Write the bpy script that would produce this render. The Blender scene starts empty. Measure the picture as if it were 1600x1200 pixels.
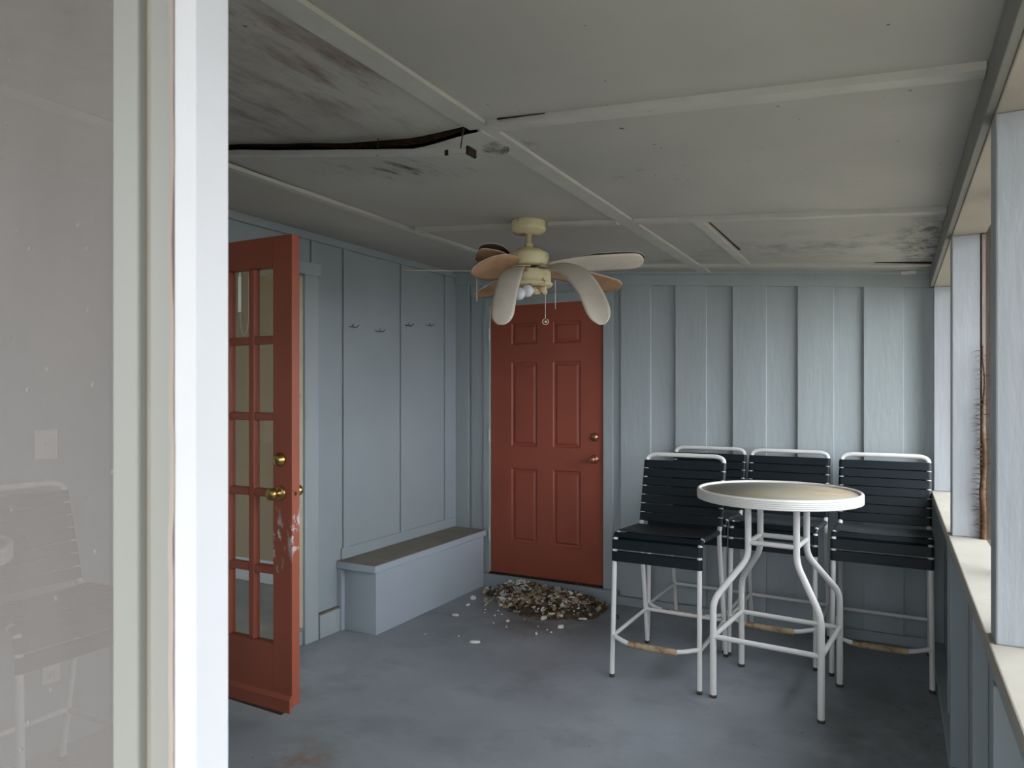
import bpy, bmesh, math, random
from mathutils import Vector, Matrix, noise
random.seed(7)
S = bpy.context.scene
C = S.collection

# ------------------------------------------------------------------ camera
YAW = math.atan(599/1121)
sn, cs = math.sin(YAW), math.cos(YAW)
cam_d = bpy.data.cameras.new('camera')
cam = bpy.data.objects.new('camera', cam_d); C.objects.link(cam)
cam_d.sensor_width = 36; cam_d.lens = 36*1121/1600
cam_d.shift_y = 17/1600
cam_d.clip_start = 0.02
cam.location = (0, 0, 1.457)
cam.rotation_euler = (math.pi/2, 0, YAW)
cam_d.dof.use_dof = True; cam_d.dof.focus_distance = 3.6; cam_d.dof.aperture_fstop = 11
S.camera = cam

# ------------------------------------------------------------------ light
S.view_settings.view_transform = 'Standard'; S.view_settings.look = 'None'
S.view_settings.gamma = 1; S.view_settings.use_curve_mapping = False
S.view_settings.exposure = 1.15
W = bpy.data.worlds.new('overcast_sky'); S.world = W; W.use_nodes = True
nt = W.node_tree; nt.nodes.clear()
wo = nt.nodes.new('ShaderNodeOutputWorld'); bg = nt.nodes.new('ShaderNodeBackground')
tc = nt.nodes.new('ShaderNodeTexCoord'); sep = nt.nodes.new('ShaderNodeSeparateXYZ')
rp = nt.nodes.new('ShaderNodeValToRGB')
nt.links.new(tc.outputs['Generated'], sep.inputs[0]); nt.links.new(sep.outputs['Z'], rp.inputs[0])
rp.color_ramp.elements[0].position = 0.0; rp.color_ramp.elements[0].color = (.70, .73, .78, 1)
rp.color_ramp.elements[1].position = 0.6; rp.color_ramp.elements[1].color = (.87, .93, 1.0, 1)
nt.links.new(rp.outputs[0], bg.inputs[0])
# overcast sky, brightest low over the open yard on the right
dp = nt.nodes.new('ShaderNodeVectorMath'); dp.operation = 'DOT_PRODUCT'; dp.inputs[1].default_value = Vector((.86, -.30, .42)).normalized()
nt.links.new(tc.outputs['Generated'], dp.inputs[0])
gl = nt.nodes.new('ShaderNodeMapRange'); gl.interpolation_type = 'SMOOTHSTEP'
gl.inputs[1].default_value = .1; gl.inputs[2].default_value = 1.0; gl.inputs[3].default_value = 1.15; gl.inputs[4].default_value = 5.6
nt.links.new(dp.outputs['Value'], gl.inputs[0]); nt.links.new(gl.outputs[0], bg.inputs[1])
S.cycles.max_bounces = 16; S.cycles.diffuse_bounces = 10; S.cycles.transparent_max_bounces = 16
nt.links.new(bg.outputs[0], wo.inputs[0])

# ------------------------------------------------------------------ materials
def mat(name, col, rough=.6, metal=0, var=.06, scale=3.0, bump=0.0, bscale=40, dirt=None, stretch=(1,1,1), spec=.35, stains=(), specks=None, coat=0):
    """painted / plain surface: base colour with slow variation, optional dirt blotches, located stains and fine bump"""
    m = bpy.data.materials.new(name); m.use_nodes = True
    nt = m.node_tree; N = nt.nodes; L = nt.links
    b = N['Principled BSDF']
    b.inputs['Roughness'].default_value = rough; b.inputs['Metallic'].default_value = metal
    b.inputs['Specular IOR Level'].default_value = spec
    if coat: b.inputs['Coat Weight'].default_value = coat
    tc = N.new('ShaderNodeTexCoord'); mp = N.new('ShaderNodeMapping'); mp.inputs['Scale'].default_value = stretch
    L.new(tc.outputs['Object'], mp.inputs[0])
    nz = N.new('ShaderNodeTexNoise'); nz.inputs['Scale'].default_value = scale; nz.inputs['Detail'].default_value = 6
    L.new(mp.outputs[0], nz.inputs['Vector'])
    r = N.new('ShaderNodeValToRGB')
    r.color_ramp.elements[0].position = .3; r.color_ramp.elements[0].color = tuple(max(0, c*(1-var)) for c in col)+(1,)
    r.color_ramp.elements[1].position = .7; r.color_ramp.elements[1].color = tuple(min(1, c*(1+var)) for c in col)+(1,)
    L.new(nz.outputs[0], r.inputs[0])
    out = r.outputs[0]
    def over(out, fac, c):
        mx = N.new('ShaderNodeMixRGB'); mx.inputs[2].default_value = tuple(c)+(1,)
        L.new(fac, mx.inputs[0]); L.new(out, mx.inputs[1]); return mx.outputs[0]
    if dirt:   # (colour, scale, lo, hi, strength)
        dc, ds, lo, hi, st = dirt
        n2 = N.new('ShaderNodeTexNoise'); n2.inputs['Scale'].default_value = ds; n2.inputs['Detail'].default_value = 9; n2.inputs['Roughness'].default_value = .65
        L.new(mp.outputs[0], n2.inputs['Vector'])
        mr = N.new('ShaderNodeMapRange'); mr.inputs[1].default_value = lo; mr.inputs[2].default_value = hi; mr.inputs[4].default_value = st
        L.new(n2.outputs[0], mr.inputs[0]); out = over(out, mr.outputs[0], dc)
    for (cen, rad, c, st, ns, lo, hi, sx) in stains:   # blotch bounded by an ellipsoid, broken by noise
        m2 = N.new('ShaderNodeMapping'); m2.vector_type = 'TEXTURE'
        m2.inputs['Location'].default_value = cen; m2.inputs['Scale'].default_value = rad
        L.new(tc.outputs['Object'], m2.inputs[0])
        ln = N.new('ShaderNodeVectorMath'); ln.operation = 'LENGTH'; L.new(m2.outputs[0], ln.inputs[0])
        fall = N.new('ShaderNodeMapRange'); fall.inputs[1].default_value = 1; fall.inputs[2].default_value = .3
        L.new(ln.outputs['Value'], fall.inputs[0])
        m3 = N.new('ShaderNodeMapping'); m3.inputs['Scale'].default_value = sx; L.new(tc.outputs['Object'], m3.inputs[0])
        n3 = N.new('ShaderNodeTexNoise'); n3.inputs['Scale'].default_value = ns; n3.inputs['Detail'].default_value = 8; n3.inputs['Roughness'].default_value = .7
        L.new(m3.outputs[0], n3.inputs['Vector'])
        mr = N.new('ShaderNodeMapRange'); mr.inputs[1].default_value = lo; mr.inputs[2].default_value = hi; mr.inputs[4].default_value = st
        L.new(n3.outputs[0], mr.inputs[0])
        mu = N.new('ShaderNodeMath'); mu.operation = 'MULTIPLY'; L.new(fall.outputs[0], mu.inputs[0]); L.new(mr.outputs[0], mu.inputs[1])
        out = over(out, mu.outputs[0], c)
    if specks:  # (colour, scale, threshold)
        v = N.new('ShaderNodeTexNoise'); v.inputs['Scale'].default_value = specks[1]; v.inputs['Detail'].default_value = 2
        L.new(tc.outputs['Object'], v.inputs['Vector'])
        mr = N.new('ShaderNodeMapRange'); mr.inputs[1].default_value = specks[2]; mr.inputs[2].default_value = specks[2]+.02
        L.new(v.outputs[0], mr.inputs[0]); out = over(out, mr.outputs[0], specks[0])
    L.new(out, b.inputs['Base Color'])
    if bump:
        n4 = N.new('ShaderNodeTexNoise'); n4.inputs['Scale'].default_value = bscale; n4.inputs['Detail'].default_value = 5
        L.new(mp.outputs[0], n4.inputs['Vector'])
        bp = N.new('ShaderNodeBump'); bp.inputs['Strength'].default_value = bump; bp.inputs['Distance'].default_value = .01
        L.new(n4.outputs[0], bp.inputs['Height']); L.new(bp.outputs[0], b.inputs['Normal'])
    return m

M = {}
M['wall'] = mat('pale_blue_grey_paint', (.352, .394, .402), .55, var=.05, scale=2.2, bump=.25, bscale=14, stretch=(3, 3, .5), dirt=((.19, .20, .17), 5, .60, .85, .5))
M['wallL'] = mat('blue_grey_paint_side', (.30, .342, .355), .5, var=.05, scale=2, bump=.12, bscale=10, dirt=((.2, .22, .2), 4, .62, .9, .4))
M['frame'] = mat('blue_white_post_paint', (.345, .362, .38), .5, var=.04, scale=6, bump=.2, bscale=25, stretch=(2, 2, .4), dirt=((.33, .31, .27), 9, .64, .8, .5))
M['sill'] = mat('sill_paint_weathered', (.37, .34, .285), .6, var=.06, scale=5, bump=.25, bscale=18, dirt=((.36, .31, .24), 7, .6, .78, .6))
M['batten'] = mat('ceiling_batten_paint', (.50, .495, .46), .6, var=.06, scale=8, bump=.2, bscale=30, dirt=((.15, .14, .11), 14, .66, .8, .7))
gs = [((-1.72, .98, 2.3), (.75, 1.0, .5), (.16, .10, .075), .85, 2.2, .42, .70, (1.2, 1.2, 1)),
      ((-1.30, 1.25, 2.27), (.30, .75, .5), (.13, .062, .04), .9, 2.6, .46, .66, (3, .8, 1)),
      ((-1.65, 1.45, 2.3), (.60, .50, .5), (.11, .095, .08), .8, 5, .52, .72, (1.2, .35, 1)),
      ((-1.62, 2.15, 2.3), (.45, .22, .5), (.035, .04, .035), .9, 10, .52, .66, (1.6, .5, 1)),
      ((-1.12, 2.02, 2.3), (.14, .14, .5), (.03, .035, .03), .9, 12, .50, .64, (1, .8, 1)),
      ((-.30, 3.9, 2.2), (.75, .45, .5), (.07, .075, .065), .7, 5, .47, .72, (1, 1, 1)),
      ((.14, 3.9, 2.17), (.16, .85, .4), (.02, .025, .02), .95, 11, .44, .60, (1, .6, 1)),
      ((-1.0, 4.2, 2.2), (.6, .3, .5), (.08, .085, .07), .5, 6, .5, .7, (1, 1, 1)),
      ((-.75, 2.5, 2.2), (.2, .3, .5), (.05, .05, .04), .7, 14, .6, .7, (1, 1, 1))]
M['ceil'] = mat('grey_ceiling_board', (.44, .43, .40), .75, var=.08, scale=1.6, bump=.15, bscale=18, stains=gs, specks=((.05, .05, .045), 38, .76))
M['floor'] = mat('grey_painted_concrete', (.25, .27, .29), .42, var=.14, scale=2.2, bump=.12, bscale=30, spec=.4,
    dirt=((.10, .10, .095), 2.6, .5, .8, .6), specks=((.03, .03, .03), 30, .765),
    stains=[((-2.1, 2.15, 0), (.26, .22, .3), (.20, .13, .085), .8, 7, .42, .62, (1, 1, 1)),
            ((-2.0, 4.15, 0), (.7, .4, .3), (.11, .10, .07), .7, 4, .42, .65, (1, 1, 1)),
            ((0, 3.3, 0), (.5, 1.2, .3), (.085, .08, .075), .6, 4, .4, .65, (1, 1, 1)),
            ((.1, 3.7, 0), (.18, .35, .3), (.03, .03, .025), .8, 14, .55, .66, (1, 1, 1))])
M['door'] = mat('brick_red_door_paint', (.30, .072, .040), .45, var=.07, scale=3, bump=.08, bscale=20, spec=.4, dirt=((.12, .035, .025), 5, .6, .85, .4))
M['door_o'] = mat('faded_brick_orange_paint', (.33, .088, .05), .45, var=.08, scale=3, bump=.1, bscale=20, spec=.4,
    stains=[((-2.36, 2.25, .82), (.06, .1, .17), (.62, .60, .58), 1, 26, .545, .57, (1, 1, .55)),
            ((-2.27, 2.28, .86), (.03, .1, .13), (.62, .60, .58), 1, 22, .53, .56, (1, 1, .5)),
            ((-2.28, 2.28, .5), (.05, .1, .4), (.6, .5, .45), 1, 34, .655, .67, (1, 1, .5))])
M['brass'] = mat('aged_brass', (.55, .36, .12), .28, 1, var=.2, scale=30)
M['copper'] = mat('tarnished_copper', (.42, .20, .12), .35, .9, var=.25, scale=40)
M['steel'] = mat('dull_steel', (.25, .24, .22), .5, .8, var=.2, scale=30)
M['dark'] = mat('dark_metal', (.03, .03, .03), .5)
M['tube'] = mat('white_powder_coated_tube', (.68, .665, .64), .4, var=.04, scale=6, dirt=((.30, .27, .22), 22, .66, .78, .5))
M['strap'] = mat('dark_teal_vinyl_strap', (.006, .011, .014), .45, var=.15, scale=8, spec=.3, bump=.1, bscale=60)
M['strap_top'] = mat('dusty_dark_vinyl_strap', (.024, .028, .030), .6, var=.25, scale=7, spec=.4, bump=.1, bscale=60)
M['grip'] = mat('worn_tan_footrest_sleeve', (.42, .31, .19), .6, var=.15, scale=20, dirt=((.12, .05, .03), 16, .5, .62, .8))
M['cap'] = mat('dark_foot_cap', (.06, .05, .045), .7)
M['rim'] = mat('white_table_rim', (.64, .63, .585), .4, var=.04)
M['top'] = mat('beige_table_panel', (.29, .265, .20), .5, var=.05, scale=5, spec=.3,
    stains=[((.18, .08, .985), (.30, .22, .2), (.27, .16, .07), .85, 5, .38, .62, (1, 1, 1)),
            ((-.1, -.1, .985), (.3, .2, .2), (.40, .35, .24), .6, 4, .4, .6, (1, 1, 1))])
M['fan'] = mat('cream_enamel_with_rust', (.62, .55, .34), .4, var=.06, scale=10, dirt=((.30, .10, .025), 13, .56, .61, .9))
M['blade_w'] = mat('whitewashed_blade', (.55, .50, .42), .65, var=.10, scale=6, stretch=(1, 1, 1), bump=.1, dirt=((.30, .22, .16), 9, .55, .8, .6))
M['blade_b'] = mat('bare_brown_blade', (.33, .195, .11), .6, var=.2, scale=9, bump=.1, dirt=((.16, .08, .05), 7, .55, .8, .7))
M['blade_d'] = mat('dark_delaminated_ply', (.06, .042, .035), .8, var=.3, scale=12)
M['bulb'] = mat('frosted_bulb', (.62, .64, .68), .18, var=.02, spec=.5)
M['benchtop'] = mat('grimy_bench_top', (.20, .175, .14), .6, var=.12, scale=6, dirt=((.1, .085, .07), 7, .5, .8, .6))
M['bench'] = mat('blue_bench_paint', (.385, .43, .475), .5, var=.03, scale=3, bump=.08, bscale=10)
M['jamb'] = mat('beige_raw_jamb', (.48, .44, .33), .6, var=.08, scale=8, dirt=((.2, .15, .1), 14, .6, .75, .6))
M['white'] = mat('bright_white_paint', (.48, .48, .49), .5, var=.015, scale=9, bump=.1, bscale=20)
M['white_b'] = mat('pale_blue_white_paint', (.5, .54, .6), .5, var=.03, scale=6, bump=.1, bscale=20)
M['vinyl'] = mat('grey_beige_screen_frame', (.225, .224, .203), .5, var=.04, scale=4, stretch=(1, 1, .3))
M['groove'] = mat('dirty_spline_groove', (.27, .235, .19), .8, var=.2, scale=10, stretch=(1, 1, .3))
M['cut'] = mat('bare_splintered_wood', (.13, .10, .07), .8, var=.45, scale=25)
M['rot'] = mat('rotten_dark_wood', (.028, .015, .011), .9, var=.5, scale=8, bump=.8, bscale=60, dirt=((.10, .03, .015), 14, .52, .66, .9))
M['beige'] = mat('interior_beige_wall', (.30, .24, .15), .7, var=.04)
M['inwhite'] = mat('interior_white_trim', (.5, .52, .54), .5)
M['infloor'] = mat('interior_vinyl_floor', (.22, .22, .21), .4, var=.2, scale=5)
M['chip_w'] = mat('white_paint_chip', (.72, .70, .64), .7, var=.1, scale=30)
M['chip_t'] = mat('tan_debris', (.40, .30, .19), .85, var=.3, scale=30)
M['chip_b'] = mat('brown_debris', (.10, .066, .042), .9, var=.4, scale=30)
M['chip_y'] = mat('yellowed_debris', (.36, .30, .17), .85, var=.2, scale=30)
M['chip_g'] = mat('grey_debris', (.30, .29, .26), .85, var=.2, scale=30)
M['outwood'] = mat('brown_exterior_trim', (.27, .23, .20), .8, var=.15, scale=5, stretch=(2, 2, .2), bump=.3)
M['shade_trim'] = mat('shaded_grey_trim_paint', (.22, .22, .205), .7, var=.1)  # same trim paint made darker; the header band's shade is in this colour
M['vine'] = mat('dry_vine', (.10, .055, .03), .9, var=.4, scale=60)
M['shingle'] = mat('roof_deck', (.11, .10, .09), .9, var=.2)
M['grass'] = mat('yard_sand', (.36, .32, .25), .95, var=.2, scale=1.2, dirt=((.16, .17, .09), 1.5, .5, .7, .7))
M['leaf'] = mat('added_leaves', (.07, .11, .04), .7, var=.35, scale=5)
M['plastic'] = mat('off_white_plastic', (.66, .65, .60), .4, var=.02)
M['slot'] = mat('outlet_slot', (.03, .03, .03), .6)

def glassy(name, tint, dust, fac, specks=False, facing=False):
    """dust-covered pane or insect screen: part see-through, part diffuse dust"""
    m = bpy.data.materials.new(name); m.use_nodes = True
    nt = m.node_tree; N = nt.nodes; L = nt.links; N.clear()
    o = N.new('ShaderNodeOutputMaterial'); t = N.new('ShaderNodeBsdfTransparent'); t.inputs[0].default_value = tint+(1,)
    d = N.new('ShaderNodeBsdfDiffuse'); mx = N.new('ShaderNodeMixShader')
    tc = N.new('ShaderNodeTexCoord'); n = N.new('ShaderNodeTexNoise'); n.inputs['Scale'].default_value = 9; n.inputs['Detail'].default_value = 6
    mp = N.new('ShaderNodeMapping'); mp.inputs['Scale'].default_value = (1, 1, .45)
    L.new(tc.outputs['Object'], mp.inputs[0]); L.new(mp.outputs[0], n.inputs['Vector'])
    mr = N.new('ShaderNodeMapRange'); mr.inputs[3].default_value = fac-.05; mr.inputs[4].default_value = fac+.05
    mr.inputs[1].default_value = .3; mr.inputs[2].default_value = .7
    L.new(n.outputs[0], mr.inputs[0]); f = mr.outputs[0]
    d.inputs[0].default_value = dust+(1,)
    if specks:
        n2 = N.new('ShaderNodeTexVoronoi'); n2.inputs['Scale'].default_value = 42
        L.new(tc.outputs['Object'], n2.inputs['Vector'])
        m2 = N.new('ShaderNodeMapRange'); m2.inputs[1].default_value = .17; m2.inputs[2].default_value = .05; m2.inputs[4].default_value = .3
        L.new(n2.outputs[0], m2.inputs[0])
        n3 = N.new('ShaderNodeTexNoise'); n3.inputs['Scale'].default_value = 24; L.new(tc.outputs['Object'], n3.inputs['Vector'])
        m3 = N.new('ShaderNodeMapRange'); m3.inputs[1].default_value = .55; m3.inputs[2].default_value = .62; L.new(n3.outputs[0], m3.inputs[0])
        mu = N.new('ShaderNodeMath'); mu.operation = 'MULTIPLY'; L.new(m2.outputs[0], mu.inputs[0]); L.new(m3.outputs[0], mu.inputs[1])
        ad = N.new('ShaderNodeMath'); ad.operation = 'ADD'; L.new(f, ad.inputs[0]); L.new(mu.outputs[0], ad.inputs[1]); f = ad.outputs[0]
    if facing:
        lw = N.new('ShaderNodeLayerWeight'); lw.inputs[0].default_value = .5
        pw = N.new('ShaderNodeMath'); pw.operation = 'POWER'; pw.inputs[1].default_value = 5; L.new(lw.outputs['Facing'], pw.inputs[0])
        mm = N.new('ShaderNodeMath'); mm.operation = 'MAXIMUM'; L.new(pw.outputs[0], mm.inputs[0]); L.new(f, mm.inputs[1]); f = mm.outputs[0]
    L.new(f, mx.inputs[0]); L.new(t.outputs[0], mx.inputs[1]); L.new(d.outputs[0], mx.inputs[2]); L.new(mx.outputs[0], o.inputs[0])
    return m
M['dusty'] = glassy('dusty_glass', (.93, .93, .93), (.20, .183, .172), .55, specks=True)
M['screen'] = glassy('insect_screen', (.95, .95, .95), (.20, .165, .14), .04, facing=True)
def clear_glass():
    m = bpy.data.materials.new('window_glass'); m.use_nodes = True
    nt = m.node_tree; N = nt.nodes; L = nt.links; N.clear()
    o = N.new('ShaderNodeOutputMaterial'); t = N.new('ShaderNodeBsdfTransparent'); t.inputs[0].default_value = (.80, .80, .78, 1)
    g = N.new('ShaderNodeBsdfGlossy'); g.inputs['Roughness'].default_value = .03; mx = N.new('ShaderNodeMixShader')
    lw = N.new('ShaderNodeLayerWeight'); lw.inputs[0].default_value = .5
    pw = N.new('ShaderNodeMath'); pw.operation = 'POWER'; pw.inputs[1].default_value = 4; L.new(lw.outputs['Facing'], pw.inputs[0])
    ad = N.new('ShaderNodeMath'); ad.operation = 'ADD'; ad.inputs[1].default_value = .04; ad.use_clamp = True; L.new(pw.outputs[0], ad.inputs[0])
    L.new(ad.outputs[0], mx.inputs[0]); L.new(t.outputs[0], mx.inputs[1]); L.new(g.outputs[0], mx.inputs[2]); L.new(mx.outputs[0], o.inputs[0])
    return m
M['glass'] = clear_glass()

# ------------------------------------------------------------------ mesh helpers
class MB:
    def __init__(s): s.v = []; s.f = []; s.mi = []; s.sm = []
    def add(s, vs, fs, mi=0, smooth=False):
        o = len(s.v); s.v += [tuple(v) for v in vs]
        for f in fs: s.f.append([i+o for i in f]); s.mi.append(mi); s.sm.append(smooth)
        return s
    def box(s, x0, x1, y0, y1, z0, z1, mi=0):
        vs = [(x, y, z) for x in (x0, x1) for y in (y0, y1) for z in (z0, z1)]
        return s.add(vs, [(0,1,3,2), (4,6,7,5), (0,4,5,1), (2,3,7,6), (0,2,6,4), (1,5,7,3)], mi)
    def hexa(s, p, mi=0):  # p: 4 bottom ccw, 4 top ccw
        return s.add(p, [(3,2,1,0), (4,5,6,7), (0,1,5,4), (1,2,6,5), (2,3,7,6), (3,0,4,7)], mi)
    def tube(s, pts, r, n=12, mi=0, caps=True):
        pts = [Vector(p) for p in pts]; rings = []
        rr = r if isinstance(r, (list, tuple)) else [r]*len(pts)
        up = None
        for i, p in enumerate(pts):
            t = (pts[min(i+1, len(pts)-1)]-pts[max(i-1, 0)]).normalized()
            if up is None:
                up = Vector((0, 0, 1)) if abs(t.z) < .9 else Vector((1, 0, 0))
            a = (up - t*up.dot(t)).normalized(); up = a; b = t.cross(a)
            rings.append([p + (a*math.cos(2*math.pi*k/n)+b*math.sin(2*math.pi*k/n))*rr[i] for k in range(n)])
        vs = [q for ring in rings for q in ring]; fs = []
        for i in range(len(pts)-1):
            for k in range(n):
                fs.append((i*n+k, i*n+(k+1) % n, (i+1)*n+(k+1) % n, (i+1)*n+k))
        s.add(vs, fs, mi, True)
        if caps:
            s.add(rings[0], [tuple(range(n))[::-1]], mi); s.add(rings[-1], [tuple(range(n))], mi)
        return s
    def lathe(s, prof, c=(0,0,0), n=40, mi=0, axis=None, smooth=True):
        q = Vector(axis).to_track_quat('Z', 'Y') if axis is not None else None
        vs = []
        for (r, z) in prof:
            for k in range(n):
                p = Vector((r*math.cos(2*math.pi*k/n), r*math.sin(2*math.pi*k/n), z))
                if q: p = q @ p
                vs.append(p+Vector(c))
        fs = []
        for i in range(len(prof)-1):
            for k in range(n):
                fs.append((i*n+k, i*n+(k+1) % n, (i+1)*n+(k+1) % n, (i+1)*n+k))
        return s.add(vs, fs, mi, smooth)
    def obj(s, name, mats, parent=None, bevel=0):
        me = bpy.data.meshes.new(name); me.from_pydata(s.v, [], s.f)
        if not isinstance(mats, (list, tuple)): mats = [mats]
        for m in mats: me.materials.append(M[m] if isinstance(m, str) else m)
        me.polygons.foreach_set('material_index', s.mi); me.polygons.foreach_set('use_smooth', s.sm)
        bm = bmesh.new(); bm.from_mesh(me); bmesh.ops.recalc_face_normals(bm, faces=bm.faces); bm.to_mesh(me); bm.free()
        me.update()
        o = bpy.data.objects.new(name, me); C.objects.link(o)
        if parent: o.parent = parent
        if bevel:
            b = o.modifiers.new('bevel', 'BEVEL'); b.width = bevel; b.segments = 2; b.limit_method = 'ANGLE'; b.angle_limit = math.radians(40)
        return o
def struct(o): o['kind'] = 'structure'; return o
def thing(name, label, cat, loc=(0,0,0), rz=0, group=None):
    o = bpy.data.objects.new(name, None); C.objects.link(o); o.empty_display_size = .1
    o.location = loc; o.rotation_euler = (0, 0, rz); tag(o, label, cat, group); return o
def tag(o, label, cat, group=None):
    o['label'] = label; o['category'] = cat
    if group: o['group'] = group
    return o
def dup(root, label, loc, rz):
    r = root.copy(); C.objects.link(r); r.location = loc; r.rotation_euler = (0, 0, rz); r['label'] = label
    for ch in list(root.children):
        c = ch.copy(); C.objects.link(c); c.parent = r
        for g in list(ch.children):
            d = g.copy(); C.objects.link(d); d.parent = c
    return r
def bend(pts, rad, n=7):
    """round the corners of a polyline"""
    pts = [Vector(p) for p in pts]; out = [pts[0]]
    for i in range(1, len(pts)-1):
        r = rad if not isinstance(rad, (list, tuple)) else rad[i-1]
        a = (pts[i-1]-pts[i]); b = (pts[i+1]-pts[i])
        ra = min(r, a.length*.49); rb = min(r, b.length*.49)
        A = pts[i]+a.normalized()*ra; B = pts[i]+b.normalized()*rb
        for k in range(n+1):
            t = k/n; out.append(A*(1-t)**2 + pts[i]*2*t*(1-t) + B*t*t)
    out.append(pts[-1]); return out

XL, XR, YB, YF = -3.05, .19, 4.78, .45
def cz(x): return 2.16+.078*(.19-x)

# ------------------------------------------------------------------ shell
g = MB().box(-14, 14, -8, 16, -.3, -.12).obj('ground', 'grass'); struct(g)
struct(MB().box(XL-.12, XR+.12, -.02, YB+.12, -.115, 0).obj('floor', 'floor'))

# back wall: flat core plus alternating raised boards
b = MB(); b.box(XL-.12, -2.79, YB, YB+.12, 0, 2.5); b.box(-1.765, XR+.12, YB, YB+.12, 0, 2.3)
b.box(-2.79, -1.765, YB, YB+.12, 2.15, 2.5)
b.box(-2.79, -1.765, YB, YB+.12, 0, .10)
rnd = random.Random(3)
for (x0, x1) in ((-3.05, -2.93), (-2.905, -2.795), (-1.683, -1.472), (-1.299, -1.095), (-.926, -.72), (-.534, -.33), (-.166, .043)):
    zt = cz((x0+x1)/2)-.05; t = .027 if x0 > -2.7 else .012
    z0 = .065+rnd.uniform(-.006, .01)
    b.box(x0, x1, YB-t, YB, z0, zt)
struct(b.obj('wall_back', 'wall', bevel=.002))
# frieze under the ceiling and sill strip at the floor
b = MB()
def slopebar(b, x0, x1, y0, y1, dlow, dtop):
    b.hexa([(x0,y0,cz(x0)-dlow), (x1,y0,cz(x1)-dlow), (x1,y1,cz(x1)-dlow), (x0,y1,cz(x0)-dlow),
            (x0,y0,cz(x0)-dtop), (x1,y0,cz(x1)-dtop), (x1,y1,cz(x1)-dtop), (x0,y1,cz(x0)-dtop)])
slopebar(b, XL, XR, YB-.04, YB-.0005, .088, -.001)
slopebar(b, XL, XR, YB-.085, YB-.04, .018, -.001)
struct(b.obj('trim_1', 'wall', bevel=.002))
struct(MB().box(-2.80, XR, YB-.045, YB-.0285, 0, .06).box(-2.80, -1.70, YB-.055, YB-.0005, 0, .095).obj('baseboard_back', 'wallL', bevel=.003))
# door casing on the back wall
b = MB().box(-2.793, -2.738, YB-.022, YB+.1, .095, 2.20).box(-1.815, -1.745, YB-.022, YB+.1, .06, 2.20).box(-2.738, -1.815, YB-.022, YB+.1, 2.137, 2.20)
struct(b.obj('trim_2', 'wall', bevel=.002))

# left wall with door opening Y 2.27..3.10, top 2.14
b = MB(); b.box(XL-.12, XL, YF, 2.25, 0, 2.45); b.box(XL-.12, XL, 3.13, YB, 0, 2.45)
b.box(XL-.12, XL, 2.25, 3.13, 2.15, 2.45); b.box(XL-.12, XL, 2.25, 3.13, 0, .095)
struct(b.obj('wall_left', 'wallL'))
# vertical battens, rail above bench, crown
b = MB()
for y, z0 in ((3.455, .50), (4.045, .50), (4.60, .50), (1.30, 0), (.95, 0), (1.95, 0)):
    b.box(XL, XL+.014, y, y+.042, z0, cz(XL)-.03)
b.box(XL, XL+.013, 3.44, YB-.04, .431, .50)
b.box(XL, XL+.014, 3.175, 3.215, 2.235, cz(XL)-.03)
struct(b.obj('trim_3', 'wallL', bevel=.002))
b = MB(); b.box(XL, XL+.028, YF+.1, YB-.04, cz(XL)-.045, cz(XL)-.0)
struct(b.obj('trim_4', 'wallL', bevel=.004))
# casing of the open doorway
b = MB(); b.box(XL, XL+.022, 3.115, 3.225, 0, 2.16); b.box(XL, XL+.022, 2.17, 2.255, 0, 2.16); b.box(XL, XL+.026, 2.15, 3.245, 2.16, 2.235)
struct(b.obj('trim_5', 'wall', bevel=.003))
jm = MB().box(XL-.12, XL+.006, 3.085, 3.1145, .1, 2.149).box(XL-.12, XL-.07, 3.07, 3.085, .1, 2.149).box(XL-.12, XL+.006, 2.256, 2.272, .1, 2.149).box(XL-.12, XL+.006, 2.272, 3.085, 2.132, 2.149)
jo = jm.obj('trim_6', 'jamb', bevel=.002); struct(jo)
for z in (1.179, 1.02):
    MB().box(XL-.03, XL-.003, 3.081, 3.0848, z-.028, z+.028).box(XL-.022, XL-.012, 3.079, 3.0815, z-.012, z+.012, 1).obj('strike_plate', ['jamb', 'slot'], jo)
struct(MB().box(XL-.14, XL+.04, 2.272, 3.085, .0955, .112).obj('trim_7', 'vinyl', bevel=.004))
struct(MB().box(XL+.0, XL+.024, 3.235, 3.435, 0, .14).obj('baseboard_left', 'wall', bevel=.003))
struct(MB().box(XL, XL+.016, 3.235, 3.435, .1401, .151).obj('trim_8', 'cut', bevel=.002))

# room seen through the open doorway; unseen wall openings added to light it
b = MB(); b.box(-4.7, XL-.12, 3.75, 3.85, -.1, 2.6); b.box(-4.8, -4.7, .6, 3.85, -.1, .6); b.box(-4.8, -4.7, .6, 3.85, 2.3, 2.6); b.box(-4.8, -4.7, 2.9, 3.85, .6, 2.3); b.box(-4.7, XL-.12, .6, .7, -.1, .5); b.box(-4.7, XL-.12, .6, .7, 2.4, 2.6)
struct(b.obj('wall_hall', 'beige'))
struct(MB().box(-4.7, XL-.1205, .7, 3.75, -.1, .094).obj('floor_hall', 'infloor'))
struct(MB().box(-4.8, XL-.1205, .6, 3.85, 2.5, 2.6).obj('ceiling_hall', 'inwhite'))
struct(MB().box(-4.7, XL-.121, 3.728, 3.7495, .094, .26).box(-4.7, -4.678, .7, 3.728, .094, .26).obj('baseboard_hall', 'inwhite', bevel=.004))
struct(MB().box(-4.7, XL-.121, 3.69, 3.7495, 2.42, 2.5).box(-4.7, -4.64, .7, 3.69, 2.42, 2.5).obj('trim_9', 'inwhite', bevel=.01))

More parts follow.
